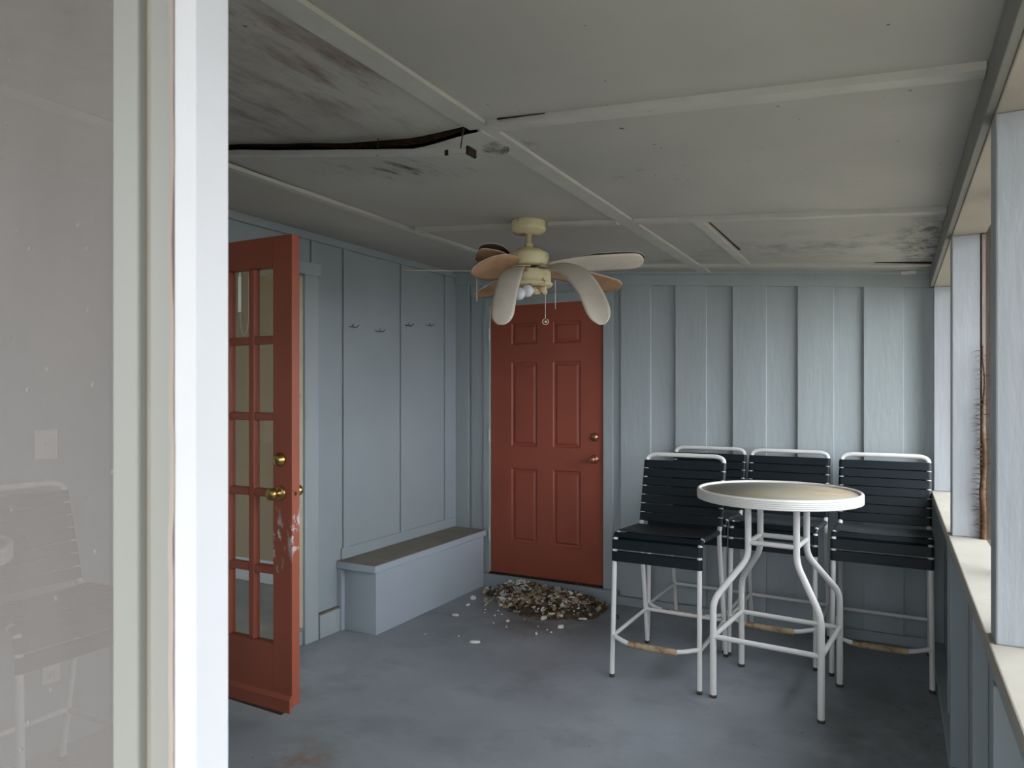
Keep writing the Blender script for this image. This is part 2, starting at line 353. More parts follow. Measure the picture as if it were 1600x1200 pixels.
# right wall: lower panel, plate, studs, sill
PX = .245
b = MB(); b.box(PX, PX+.04, YF, YB, 0, .885)
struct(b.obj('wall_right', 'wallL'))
b = MB(); b.box(.184, PX, YF, YB-.03, 0, .04); b.box(.192, PX, YF, YB-.03, .83, .885)
for y in (3.20, 1.85, .62): b.box(.186, PX, y, y+.045, .04, .83)
for y in (3.72, 2.55): b.box(.205, PX, y, y+.04, .04, .83)
struct(b.obj('trim_10', 'wallL', bevel=.003))
struct(MB().box(.178, .36, YF, YB-.03, .885, .92).obj('trim_11', 'sill', bevel=.004))
posts = []
for i, y in enumerate((4.655, 3.20, 1.85, .52)):
    b = MB(); n = 14; x0, x1 = .19, .282
    b.box(x0, x1, y, y+.09, .92, 2.062)
    struct(b.obj('trim_%d' % (12+i), 'frame', bevel=.004))
# header beam
b = MB(); b.hexa([(.19,YF,2.062), (.36,YF,2.062), (.36,YB-.04,2.062), (.19,YB-.04,2.062), (.19,YF,cz(.19)+.02), (.36,YF,cz(.36)+.02), (.36,YB-.04,cz(.36)+.02), (.19,YB-.04,cz(.19)+.02)])
struct(b.obj('trim_16', 'sill', bevel=.003))
struct(MB().box(.172, .1895, YF, YB-.04, 2.066, cz(.18)-.006).obj('trim_17', 'shade_trim', bevel=.002))
# outer screen line
b = MB()
for (y0, y1) in ((.61, 1.85), (1.94, 3.20), (3.29, 4.655)):
    b.box(.297, .299, y0, y1, .92, 2.06)
struct(b.obj('window_1', 'screen'))
b = MB()
for y in (1.90, 3.24, 4.69): b.box(.285, .325, y-.045, y+.055, .92, 2.06)
b.box(.299, .315, 2.56, 2.60, .92, 2.06)
struct(b.obj('trim_18', 'outwood', bevel=.002))

# ceiling boards; one bay sags at the loose joint
def interp(t, tb):
    t = max(0, min(1, t))
    for (a, u), (c, v) in zip(tb, tb[1:]):
        if t <= c:
            k = (t-a)/(c-a); k = k*k*(3-2*k)*.5+k*.5; return u+(v-u)*k
    return tb[-1][1]
def sagA(x):   # near board edge
    return interp((-1.09-x)/1.21, ((0, 0), (.2, -.020), (.4, -.014), (.6, .006), (.87, .030), (1, .034)))
def sagB(x):   # far board edge
    return interp((-1.09-x)/1.21, ((0, -.018), (.2, -.050), (.4, -.038), (.6, -.014), (.87, .014), (1, .018)))
b = MB()
def panel(x0, x1, y0, y1, fn=None, nx=1, ny=1, th=.012):
    nx = 24 if fn else 1; ny = 16 if fn else 1
    vs = []
    for j in range(ny+1):
        for i in range(nx+1):
            x = x0+(x1-x0)*i/nx; y = y0+(y1-y0)*j/ny; vs.append((x, y, cz(x)+(fn(x, y) if fn else 0)))
    n = len(vs); vs += [(x, y, z+th) for x, y, z in vs]; fs = []
    for j in range(ny):
        for i in range(nx):
            a = j*(nx+1)+i; fs += [(a, a+1, a+nx+2, a+nx+1), (n+a, n+a+nx+1, n+a+nx+2, n+a+1)]
    for i in range(nx):
        fs.append((i, n+i, n+i+1, i+1)); a = ny*(nx+1)+i; fs.append((a, a+1, n+a+1, n+a))
    for j in range(ny):
        a = j*(nx+1); fs.append((a, a+nx+1, n+a+nx+1, n+a)); a += nx; fs.append((a, n+a, n+a+nx+1, a+nx+1))
    b.add(vs, fs)
ys = [YF, 1.83, 3.15, 4.42, YB]; xs = [XL, -2.3, -1.09, XR+.02]
for i in range(3):
    for j in range(4):
        if i == 1 and j == 0: panel(xs[i], xs[i+1], ys[j], ys[j+1]-.002, lambda x, y: sagA(x)*max(0, (y-.6)/1.23)**2)
        elif i == 1 and j == 1: panel(xs[i], xs[i+1], ys[j]+.012, ys[j+1], lambda x, y: sagB(x)*max(0, 1-(y-1.84)/.85)**2)
        else: panel(xs[i], xs[i+1], ys[j], ys[j+1])
struct(b.obj('ceiling', 'ceil'))
b = MB(); b.hexa([(XL-.3, -.75, cz(XL)+.13), (.75, -.75, cz(.75)+.12), (.75, 5.3, cz(.75)+.12), (XL-.3, 5.3, cz(XL)+.13), (XL-.3, -.75, cz(XL)+.19), (.75, -.75, cz(.75)+.16), (.75, 5.3, cz(.75)+.16), (XL-.3, 5.3, cz(XL)+.19)])
struct(b.obj('roof', 'shingle'))  # unseen overhang at front and right is extended to hold back daylight
# rotten lath in the gap
b = MB(); n = 30; vs = []
for i in range(n+1):
    x = -1.10-1.19*i/n; zt = cz(x)+sagA(x)+.02; zb = cz(x)+sagB(x)+.001+.003*noise.noise(Vector((x*23, 0, 0)))
    vs += [(x, 1.842, zt), (x, 1.842, zb), (x, 1.875, zt+.02), (x, 1.875, zb+.02)]
fs = []
for i in range(n):
    a = 4*i; fs += [(a, a+4, a+5, a+1), (a+1, a+5, a+7, a+3), (a+2, a+3, a+7, a+6), (a, a+2, a+6, a+4)]
b.add(vs, fs); struct(b.obj('trim_19', 'rot'))
# ceiling battens (structure)
def bat(name, p0, p1, w, th, m='batten'):
    """batten under the sloped ceiling between two xy points"""
    a = Vector((p0[0], p0[1], 0)); c = Vector((p1[0], p1[1], 0)); d = (c-a).normalized(); s_ = Vector((-d.y, d.x, 0))*w/2
    P = [a-s_, c-s_, c+s_, a+s_]; n = 24
    b = MB(); ring = []
    for i in range(n+1):
        q = a.lerp(c, i/n); j = .0025*noise.noise(Vector((q.x*5, q.y*5, w*50)))
        for sg in (-1, 1):
            e = q+s_*sg*(1+.06*noise.noise(q*9)); ring.append((e.x, e.y, cz(e.x)-th+j)); ring.append((e.x, e.y, cz(e.x)+.002))
    fs = []
    for i in range(n):
        k = 4*i; fs += [(k, k+2, k+6, k+4), (k, k+4, k+5, k+1), (k+2, k+3, k+7, k+6), (k+1, k+5, k+7, k+3)]
    fs += [(0, 1, 3, 2), (4*n, 4*n+2, 4*n+3, 4*n+1)]
    b.add(ring, fs); return struct(b.obj(name, m))
bat('trim_20', (-1.09, YF), (-1.09, YB-.085), .075, .012)
bat('trim_21', (-2.30, YF), (-2.30, YB-.085), .045, .014)
bat('trim_22', (-1.05, 1.83), (XR-.02, 1.83), .048, .019)
bat('trim_23', (-1.05, 3.15), (XR-.02, 3.15), .045, .019)
bat('trim_24', (-1.13, 3.15), (-1.478, 3.15), .045, .019)
bat('trim_29', (-1.645, 3.15), (-2.26, 3.15), .045, .019)
bat('trim_25', (-1.05, 4.42), (XR-.02, 4.42), .045, .019)
bat('trim_26', (-1.13, 4.42), (-2.27, 4.42), .045, .019)
bat('trim_27', (-.775, 3.18), (-.775, 4.39), .045, .012)
b = MB()
for (x0, y0, y1) in ((-.738, 3.22, 3.95),):
    b.hexa([(x0, y0, cz(x0)-.003), (x0+.004, y0, cz(x0)-.003), (x0+.012, y1, cz(x0)-.003), (x0, y1, cz(x0)-.003), (x0, y0, cz(x0)), (x0+.004, y0, cz(x0)), (x0+.012, y1, cz(x0)), (x0, y1, cz(x0))])
b.hexa([(-1.01, 1.797, cz(-1)-.006), (-.86, 1.803, cz(-.86)-.003), (-.86, 1.806, cz(-.86)), (-1.01, 1.806, cz(-1)), (-1.01, 1.80, cz(-1)), (-.86, 1.804, cz(-.86)), (-.86, 1.807, cz(-.86)), (-1.01, 1.807, cz(-1))])
b.hexa([(-.10, 4.392, cz(-.1)-.004), (.168, 4.388, cz(.168)-.012), (.168, 4.396, cz(.168)-.012), (-.10, 4.396, cz(-.1)-.004), (-.10, 4.392, cz(-.1)), (.168, 4.388, cz(.168)), (.168, 4.396, cz(.168)), (-.10, 4.396, cz(-.1))])
struct(b.obj('trim_28', 'rot'))  # thin dark strips paint in the shade of open gaps beside the battens
# loose hanging batten with nails
lb = thing('loose_batten', 'detached pale ceiling strip hanging below the cracked ceiling joint, its free end showing bare wood', 'wood strip', (-1.09, 1.81, 0))
b = MB(); n = 20; vs = []
def lbz(x):
    return 2.163 + .153*(-1.105-x)
for i in range(n+1):
    x = -1.105-1.09*i/n; z = lbz(x)
    vs += [(x+1.09, -.025, z), (x+1.09, .02, z+.004), (x+1.09, -.025, z+.014), (x+1.09, .02, z+.018)]
fs = []
for i in range(n):
    a = 4*i; fs += [(a, a+1, a+5, a+4), (a, a+4, a+6, a+2), (a+1, a+3, a+7, a+5), (a+2, a+6, a+7, a+3)]
fs.append((4*n, 4*n+1, 4*n+3, 4*n+2)); b.add(vs, fs); b.obj('strip', 'batten', lb)
MB().box(-.0155, -.008, -.026, .021, 2.160, 2.184).obj('splintered_end', 'rot', lb)
MB().box(-.09, -.078, -.0265, -.024, 2.167, 2.183).obj('paint_flaw', 'rot', lb)
MB().tube([(-.05, -.003, 2.18), (-.038, .0, 2.262)], .0022, 6).obj('nail', 'dark', lb)
MB().tube([(-.36, -.003, 2.215), (-.358, .0, 2.285)], .0022, 6).obj('nail', 'dark', lb)
# small plate on the crown board
tag(MB().box(.03, .105, YB-.092, YB-.0855, 2.148, 2.166).obj('small_plate', 'plastic', bevel=.001), 'small off-white rectangular plate on the crown board in the back right ceiling corner', 'plate')

# ------------------------------------------------------------------ front wall around the camera-side doorway
Y0 = .485
struct(MB().box(-.6514, -.6194, Y0, .526, 0, 2.075).obj('trim_30', ['white'], bevel=.0015))
b = MB(); rj = random.Random(5); n = 90; vs = []
for i in range(n+1):
    z = 2.075*i/n; x = -.6515+.004*noise.noise(Vector((0, 0, z*9)))+.002*noise.noise(Vector((3, 0, z*40)))
    vs += [(x-.007, Y0-.0012, z), (x, Y0-.0012, z), (x-.007, Y0+.03, z), (x, Y0+.03, z)]
fs = []
for i in range(n):
    a = 4*i; fs += [(a, a+1, a+5, a+4), (a+1, a+3, a+7, a+5), (a+2, a, a+4, a+6)]
b.add(vs, fs); struct(b.obj('trim_31', 'outwood'))
struct(MB().box(-.6955, -.6575, Y0+.003, .526, 0, 2.075).obj('trim_32', 'vinyl', bevel=.003))
struct(MB().box(-.7105, -.6957, Y0+.011, .526, 0, 2.075).obj('trim_33', 'groove'))
w = bpy.data.objects.new('window_2', None); C.objects.link(w); struct(w)
fr = MB()
fr.box(-.754, -.7107, Y0, .512, .86, 2.06); fr.box(-1.83, -1.785, Y0, .512, .86, 2.06)
fr.box(-1.785, -.754, Y0, .512, .86, .90); fr.box(-1.785, -.754, Y0, .512, 2.02, 2.06)
fr.obj('window_frame', 'vinyl', w, bevel=.003)
b = MB()
for z in (1.29, 1.05, 1.74): b.lathe([(0, -.0006), (.0022, -.0006), (.0022, 0)], (-.733+.001*z, Y0, z), 10, axis=(0, -1, 0))
b.obj('nail_head', 'cut', w)
MB().box(-1.785, -.754, .4945, .4975, .90, 2.02).obj('pane', 'dusty', w)
w = bpy.data.objects.new('window_3', None); C.objects.link(w); struct(w)
fr = MB()
fr.box(-1.955, -1.91, Y0, .512, .86, 2.06); fr.box(-3.04, -2.995, Y0, .512, .86, 2.06)
fr.box(-2.995, -1.955, Y0, .512, .86, .90); fr.box(-2.995, -1.955, Y0, .512, 2.02, 2.06)
fr.obj('window_frame', 'vinyl', w, bevel=.003)
MB().box(-2.995, -1.955, .4945, .4975, .90, 2.02).obj('pane', 'dusty', w)
b = MB(); b.box(-3.17, -.711, .455, .53, 0, .8595); b.box(-3.17, XR+.17, .455, .53, 2.0755, 2.42)
b.box(-1.909, -1.831, .455, .53, .8595, 2.0755); b.box(-3.17, -3.041, .455, .53, .8595, 2.0755); b.box(-3.04, -.711, .455, .53, 2.0605, 2.0755)
struct(b.obj('wall_front', 'frame'))

# ------------------------------------------------------------------ open french door (door_1), perpendicular to the left wall
d1 = bpy.data.objects.new('door_1', None); C.objects.link(d1); struct(d1)
yf, yb = 2.255, 2.300
X0, X1 = -3.015, -2.268
px = [(-2.50, -2.38), (-2.655, -2.535), (-2.81, -2.69)]
b = MB(); b.box(X0, -2.81, yf, yb, .125, 2.145); b.box(-2.38, X1, yf, yb, .125, 2.145); b.box(-2.81, -2.38, yf, yb, .125, .375); b.box(-2.81, -2.38, yf, yb, 2.015, 2.145)
b.obj('door_slab', 'door_o', d1, bevel=.0025)
b = MB(); ph = (2.015-.375-4*.035)/5
for (a, c) in ((-2.535, -2.50), (-2.69, -2.655)): b.box(a, c, yf+.004, yb-.004, .375, 2.015)
zs = []
z = .375
for k in range(5):
    zs.append((z, z+ph)); z += ph+.035
for k in range(4):
    for (a, c) in px: b.box(a, c, yf+.004, yb-.004, zs[k][1], zs[k][1]+.035)
b.obj('muntin_grid', 'door_o', d1, bevel=.006)
b = MB()
b.box(-2.81, -2.38, (yf+yb)/2-.002, (yf+yb)/2+.002, .375, 2.015)
b.obj('glass_pane', 'glass', d1)
MB().box(X0+.004, X1-.002, yf-.012, yf, .10, .155).hexa([(X0+.004, yf-.016, .155), (X1-.002, yf-.016, .155), (X1-.002, yf, .155), (X0+.004, yf, .155), (X0+.004, yf-.002, .172), (X1-.002, yf-.002, .172), (X1-.002, yf, .172), (X0+.004, yf, .172)]).obj('door_sweep', 'door_o', d1, bevel=.002)
b = MB(); b.hexa([(X0+.2, yf+.004, .085), (X1-.07, yf+.004, .075), (X1-.07, yb-.005, .075), (X0+.2, yb-.005, .085), (X0+.2, yf+.004, .125), (X1-.01, yf+.004, .125), (X1-.01, yb-.005, .125), (X0+.2, yb-.005, .125)])
b.obj('bottom_seal', 'chip_b', d1)
def knob(x, y, z, s, par, m, r=.027):
    o = MB().lathe([(0, 0), (.031, 0), (.031, .006), (.024, .010), (.013, .014), (.011, .030), (.016, .036), (r-.002, .044), (r, .054), (r-.003, .063), (.015, .068), (0, .069)], (x, y, z), 28, axis=(0, s, 0)).obj('door_knob', m, par)
    return o
knob(-2.335, yf, 1.035, -1, d1, 'brass'); knob(-2.335, yb, 1.035, 1, d1, 'brass')
o = MB().lathe([(0, 0), (.030, 0), (.030, .008), (.024, .013), (.021, .026), (.018, .028), (0, .028)], (-2.335, yf, 1.178), 28, axis=(0, -1, 0)).obj('deadbolt', 'brass', d1)
MB().box(-2.3365, -2.3335, yf-.0295, yf-.028, 1.170, 1.186).obj('keyhole', 'slot', o)
MB().box(X1-.0002, X1+.001, yf+.012, yb-.012, 1.02, 1.05).box(X1+.001, X1+.008, yf+.018, yb-.018, 1.028, 1.042).obj('latch', ['copper'], d1)
for z in (.35, 1.12, 1.9):
    MB().tube([(X0-.012, yb-.006, z-.045), (X0-.012, yb-.006, z+.045)], .006, 10).box(XL+.0225, X0, yb-.012, yb-.009, z-.044, z+.044).obj('hinge', 'steel', d1)
# blind wand hanging in the hall behind the glass
o = thing('blind_wand', 'white blind wand with looped cord seen through the open glazed door', 'blind wand', (-3.72, 3.25, 0))
MB().box(-.014, .014, -.006, .006, 1.99, 2.22).box(-.006, .006, -.004, .004, 2.22, 2.5).obj('wand', 'plastic', o)
pts = [(.002+.075*(.5-.5*math.cos(t)), 0, 1.98-.14*math.sin(t)**.8 if math.sin(t) > 0 else 1.98) for t in [math.pi*k/16 for k in range(17)]]
MB().tube(pts+[(.077, 0, 2.22)], .0025, 6).obj('cord', 'inwhite', o)

# ------------------------------------------------------------------ entry door (door_2)
d2 = bpy.data.objects.new('door_2', None); C.objects.link(d2); struct(d2)
a0, a1, zb_, zt_ = -2.732, -1.822, .107, 2.132; yd = YB-.004
xs_ = [a0, -2.556, -2.340, -2.212, -1.992, a1]
zs_ = [zb_, .350, .905, 1.072, 1.702, 1.835, 1.995, zt_]
b = MB()
for i in range(5):
    for j in range(7):
        x0, x1, z0, z1 = xs_[i], xs_[i+1], zs_[j], zs_[j+1]
        if i in (1, 3) and j in (1, 3, 5):
            # moulded recess and raised field
            def ring(off, dy): return [(x0+off, yd+dy, z0+off), (x1-off, yd+dy, z0+off), (x1-off, yd+dy, z1-off), (x0+off, yd+dy, z1-off)]
            rs = [ring(0, 0), ring(.006, .009), ring(.017, .011), ring(.034, .003)]
            vs = [v for r in rs for v in r]; fs = []
            for k in range(3):
                for q in range(4): fs.append((k*4+q, k*4+(q+1) % 4, k*4+4+(q+1) % 4, k*4+4+q))
            fs.append((12, 13, 14, 15)); b.add(vs, fs)
        else: b.add([(x0, yd, z0), (x1, yd, z0), (x1, yd, z1), (x0, yd, z1)], [(0, 1, 2, 3)])
b.add([(a0, yd, zb_), (a1, yd, zb_), (a1, yd, zt_), (a0, yd, zt_), (a0, yd+.04, zb_), (a1, yd+.04, zb_), (a1, yd+.04, zt_), (a0, yd+.04, zt_)], [(0, 4, 5, 1), (1, 5, 6, 2), (2, 6, 7, 3), (3, 7, 4, 0), (4, 7, 6, 5)])
b.obj('door_slab', 'door', d2)
knob(-1.885, yd, 1.0, -1, d2, 'copper', .025)
o = MB().lathe([(0, 0), (.030, 0), (.030, .007), (.024, .012), (.019, .024), (0, .024)], (-1.885, yd, 1.157), 28, axis=(0, -1, 0)).obj('deadbolt', 'copper', d2)
MB().box(-1.8865, -1.8835, yd-.0255, yd-.024, 1.149, 1.165).obj('keyhole', 'slot', o)
for z in (.40, 1.15, 1.92):
    MB().tube([(-2.737, YB-.028, z-.045), (-2.737, YB-.028, z+.045)], .006, 10).box(-2.75, -2.739, YB-.0245, YB-.022, z-.044, z+.044).obj('hinge', 'batten', d2)
struct(MB().box(-2.737, -1.816, YB-.03, YB+.03, .0955, .1065).obj('trim_34', 'rot'))

# ------------------------------------------------------------------ bench
bn = thing('storage_bench', 'low blue box bench with grimy brown top along the left wall', 'bench', (-2.9, 4.1, 0))
MB().box(-.148, .13, -.66, .625, 0, .385).obj('bench_body', 'bench', bn, bevel=.003)
MB().box(-.149, -.115, -.69, -.66, 0, .385).obj('end_board', 'bench', bn, bevel=.002)
MB().box(-.148, .155, -.70, .63, .385, .428).obj('bench_edge', 'bench', bn, bevel=.004)
MB().box(-.148, .150, -.695, .628, .4283, .431).obj('bench_top', 'benchtop', bn)

# ------------------------------------------------------------------ coat hooks, switch, outlet
def hook(y, z, label):
    h = thing('coat_hook', label, 'coat hook', (XL, y, z), 0, 'coat hooks on the left wall')
    MB().box(.0003, .004, -.028, .028, -.008, .008).obj('back_plate', 'wall', h)
    for s in (-1, 1):
        MB().tube([(.004, s*.016, 0), (.018, s*.018, -.006), (.034, s*.022, -.004), (.045, s*.025, .010)], .0035, 8).obj('prong', 'steel', h)
for (y, z, l) in ((3.535, 1.892, 'small double coat hook nearest the open glazed door, left end of the row'), (3.803, 1.884, 'small double coat hook sitting lowest in the row, on the plain panel between two battens'),
                  (4.123, 1.95, 'small double coat hook just right of the middle wall batten'), (4.383, 1.973, 'small double coat hook nearest the back corner, right end of the row')):
    hook(y, z, l)
sw = thing('light_switch', 'off-white light switch plate on the wall above the stool behind the dusty pane', 'light switch', (XL, 1.68, 1.255))
MB().box(.0003, .006, -.045, .045, -.06, .06).obj('plate', 'plastic', sw, bevel=.002); MB().box(.006, .014, -.006, .006, -.004, .012).obj('toggle', 'plastic', sw)
ou = thing('power_outlet', 'off-white power outlet low on the wall behind the dusty pane', 'power outlet', (XL, 1.70, .337))
MB().box(.0003, .006, -.037, .037, -.058, .058).obj('plate', 'plastic', ou, bevel=.002)
for s in (-1, 1): MB().box(.006, .008, -.015, .015, s*.026-.016, s*.026+.016).box(.008, .0085, -.008, -.005, s*.026-.006, s*.026+.006, 1).box(.008, .0085, .005, .008, s*.026-.006, s*.026+.006, 1).obj('socket', ['plastic', 'slot'], ou)

# ------------------------------------------------------------------ ceiling fan (local: a = right, b = away from the doorway, z world)
FX, FY = -1.56, 3.09
fan = thing('ceiling_fan', 'cream rusty ceiling fan with warped drooping leaf blades hung in the middle of the porch', 'ceiling fan', (FX, FY, cz(FX)-.004), YAW)
ZF = cz(FX)-.004
def fz(prof): return [(r, z-ZF) for r, z in prof]
MB().lathe(fz([(.0, 2.297), (.080, 2.297), (.082, 2.29), (.082, 2.25), (.079, 2.243), (.070, 2.241), (.070, 2.235), (.0, 2.231)])).obj('canopy', 'fan', fan)
MB().lathe(fz([(.0, 2.24), (.014, 2.24), (.014, 2.187), (.021, 2.186), (.021, 2.165), (.014, 2.164), (.014, 2.145), (0, 2.145)]), n=20).obj('downrod', 'fan', fan)
MB().lathe(fz([(.0, 2.162), (.045, 2.162), (.060, 2.157), (.066, 2.148), (.088, 2.142), (.096, 2.136), (.099, 2.124), (.099, 2.086), (.094, 2.077), (.07, 2.073), (.0, 2.073)])).obj('motor_housing', 'fan', fan)
MB().lathe(fz([(.0, 2.075), (.062, 2.075), (.062, 2.052), (0, 2.052)])).obj('flywheel', 'blade_d', fan)
MB().lathe(fz([(.0, 2.054), (.10, 2.054), (.106, 2.048), (.107, 2.012), (.108, 1.998), (.118, 1.990), (.110, 1.978), (.06, 1.974), (.0, 1.974)])).obj('switch_housing', 'fan', fan)
b = MB(); b.lathe(fz([(.0, 1.976), (.035, 1.976), (.035, 1.958), (.0, 1.954)]), n=24)
b.obj('light_fitter', 'dark', fan)
def bulb(c, ax):
    c = Vector(c); ax = Vector(ax).normalized()
    s_ = MB().lathe([(0, 0), (.017, 0), (.019, .004), (.018, .032), (0, .032)], c, 20, axis=ax).obj('bulb_socket', 'fan', fan)
    prof = [(.012, .032), (.013, .040)]
    for k in range(1, 15):
        t = math.pi*(k+1.5)/15.5; prof.append((.030*math.sin(t), .040+.028-.030*math.cos(t)))
    MB().lathe(prof, c, 24, axis=ax).obj('bulb', 'bulb', s_)
bulb((.004, -.075, 1.944-ZF), (-.75, -.6, -.22))
bulb((.042, -.05, 1.953-ZF), (-.75, -.66, -.12))
MB().lathe([(.0, 0), (.016, 0), (.018, .004), (.018, .034), (.014, .036), (.014, .012), (0, .012)], (.05, -.03, 1.952-ZF), 20, axis=(.9, -.3, .1)).obj('bulb_socket', 'fan', fan)
def blade(p0, p1, p2, w, wid=.13, w0=.5, top='blade_w', bot='blade_w', name='blade', parent=None, cup=0, twist=0, th=.004, leaf=False):
    """one warped leaf blade on a bent centre line; w = direction of its width"""
    p0, p1, p2 = Vector(p0), Vector(p1), Vector(p2); n, mm = 26, 8
    vs = []; top_v = []
    for i in range(n+1):
        t = i/n; t = 1-(1-t)**1.35
        q = p0*(1-t)**2+p1*2*t*(1-t)+p2*t*t
        d = ((p1-p0)*(1-t)+(p2-p1)*t).normalized()
        ww = Vector(w); ww = (ww-d*ww.dot(d)).normalized()
        if twist: ww = Matrix.Rotation(twist*t, 3, d) @ ww
        nn = d.cross(ww)
        if nn.z < 0: nn = -nn
        prof = (w0+(1-w0)*min(1, t/.45)**.8) if t < .86 else max(.05, (1-((t-.86)/.14)**2.4))**.5
        if leaf: prof = max(.05, math.sin(math.pi*min(1, .12+.88*t)**.9))**.55
        h = wid/2*prof
        for j in range(mm+1):
            u = -1+2*j/mm
            pt = q+ww*h*u+nn*(cup*u*u*prof)
            vs.append(pt); top_v.append(pt+nn*th)
    N_ = len(vs); fs = []; mi = []
    b = MB(); allv = vs+top_v
    def id_(i, j): return i*(mm+1)+j
    lo, hi, ed = [], [], []
    for i in range(n):
        for j in range(mm):
            lo.append((id_(i, j), id_(i, j+1), id_(i+1, j+1), id_(i+1, j))); hi.append(tuple(N_+k for k in lo[-1][::-1]))
        ed.append((id_(i, 0), id_(i+1, 0), N_+id_(i+1, 0), N_+id_(i, 0))); ed.append((id_(i, mm), N_+id_(i, mm), N_+id_(i+1, mm), id_(i+1, mm)))
    for j in range(mm):
        ed.append((id_(0, j), N_+id_(0, j), N_+id_(0, j+1), id_(0, j+1))); ed.append((id_(n, j), id_(n, j+1), N_+id_(n, j+1), N_+id_(n, j)))
    b.add(allv, lo, 0, True); o = len(b.v)-len(allv)
    for f in hi: b.f.append([k+o for k in f]); b.mi.append(1); b.sm.append(True)
    for f in ed: b.f.append([k+o for k in f]); b.mi.append(2); b.sm.append(False)
    return b.obj(name, [bot, top, 'blade_w'], parent or fan)
def z_(z): return z-ZF
B = {}
B[1] = blade((-.08, .01, z_(2.055)), (-.35, .02, z_(2.056)), (-.605, .0, z_(2.056)), (0, .985, .174), .13, top='blade_w', bot='blade_b')
B[6] = blade((.09, -.02, z_(2.066)), (.30, -.06, z_(2.075)), (.545, -.05, z_(2.088)), (0, .86, -.42), .125, top='blade_b', bot='blade_w', cup=.006)
blade((.14, -.01, z_(2.080)), (.33, -.04, z_(2.115)), (.55, -.045, z_(2.105)), (0, .88, -.36), .12, top='blade_b', bot='blade_d', cup=-.004, name='peeled_ply', parent=B[6], th=.003)
B[5] = blade((.085, -.07, z_(2.056)), (.25, -.22, z_(2.06)), (.298, -.44, z_(1.752)), (.83, .30, .42), .108, top='blade_w', bot='blade_b', cup=.006)
B[4] = blade((-.045, -.09, z_(2.055)), (-.10, -.33, z_(2.03)), (-.128, -.41, z_(1.755)), (.99, -.1, .05), .102, top='blade_w', bot='blade_b', cup=-.006)
B[7] = blade((.09, .07, z_(2.055)), (.30, .20, z_(2.06)), (.48, .30, z_(2.012)), (-.35, .85, -.36), .125, top='blade_w', bot='blade_b')
B[8] = blade((-.05, .09, z_(2.055)), (-.15, .25, z_(2.03)), (-.255, .43, z_(1.985)), (.85, .45, .1), .125, top='blade_w', bot='blade_b')
B[3] = blade((-.05, -.06, z_(2.062)), (-.17, -.12, z_(2.045)), (-.262, -.20, z_(2.022)), (-.22, .72, -.62), .155, top='blade_w', bot='blade_b', cup=.004, leaf=True)
B[2] = blade((-.04, .02, z_(2.070)), (-.16, .0, z_(2.135)), (-.255, -.02, z_(2.118)), (-.1, .93, -.30), .125, top='blade_w', bot='blade_b', cup=.006)
blade((-.06, .03, z_(2.078)), (-.14, .02, z_(2.185)), (-.245, .0, z_(2.138)), (-.1, .93, -.36), .12, top='blade_d', bot='blade_d', cup=.004, name='peeled_ply', parent=B[2], th=.003)
for ang, dz in ((180, 0), (0, .004), (-48, 0), (-100, 0), (32, 0), (118, 0), (-128, 0), (200, .003)):
    a = math.radians(ang); d = Vector((math.cos(a), math.sin(a), 0)); s_ = Vector((-d.y, d.x, 0))
    p = Vector((0, 0, z_(2.060)+dz))
    q = [p+d*.055-s_*.014, p+d*.115-s_*.028, p+d*.115+s_*.028, p+d*.055+s_*.014]
    MB().hexa([v for v in q]+[v+Vector((0, 0, .004)) for v in q]).obj('blade_bracket', 'fan', fan)
def chain(a, b_, z0, z1, label=None):
    o = MB().tube([(a, b_, z0-ZF), (a+.001, b_, z1-ZF)], .0016, 6).obj('pull_chain', 'tube', fan); return o
chain(-.25, -.02, 2.05, 1.905); c2 = chain(.078, -.04, 2.0, 1.822); chain(.125, -.05, 2.0, 1.865)
b = MB(); pts = [(.079+.014*math.cos(t), -.04, 1.806-ZF+.014*math.sin(t)) for t in [2*math.pi*k/20 for k in range(21)]]
b.tube(pts, .0022, 8); b.obj('ring_pull', 'fan', c2)
MB().lathe([(.006*math.sin(math.pi*k/8), -.006*math.cos(math.pi*k/8)) for k in range(9)], (.079, -.04, 1.806-ZF), 12).obj('bead', 'rim', c2)

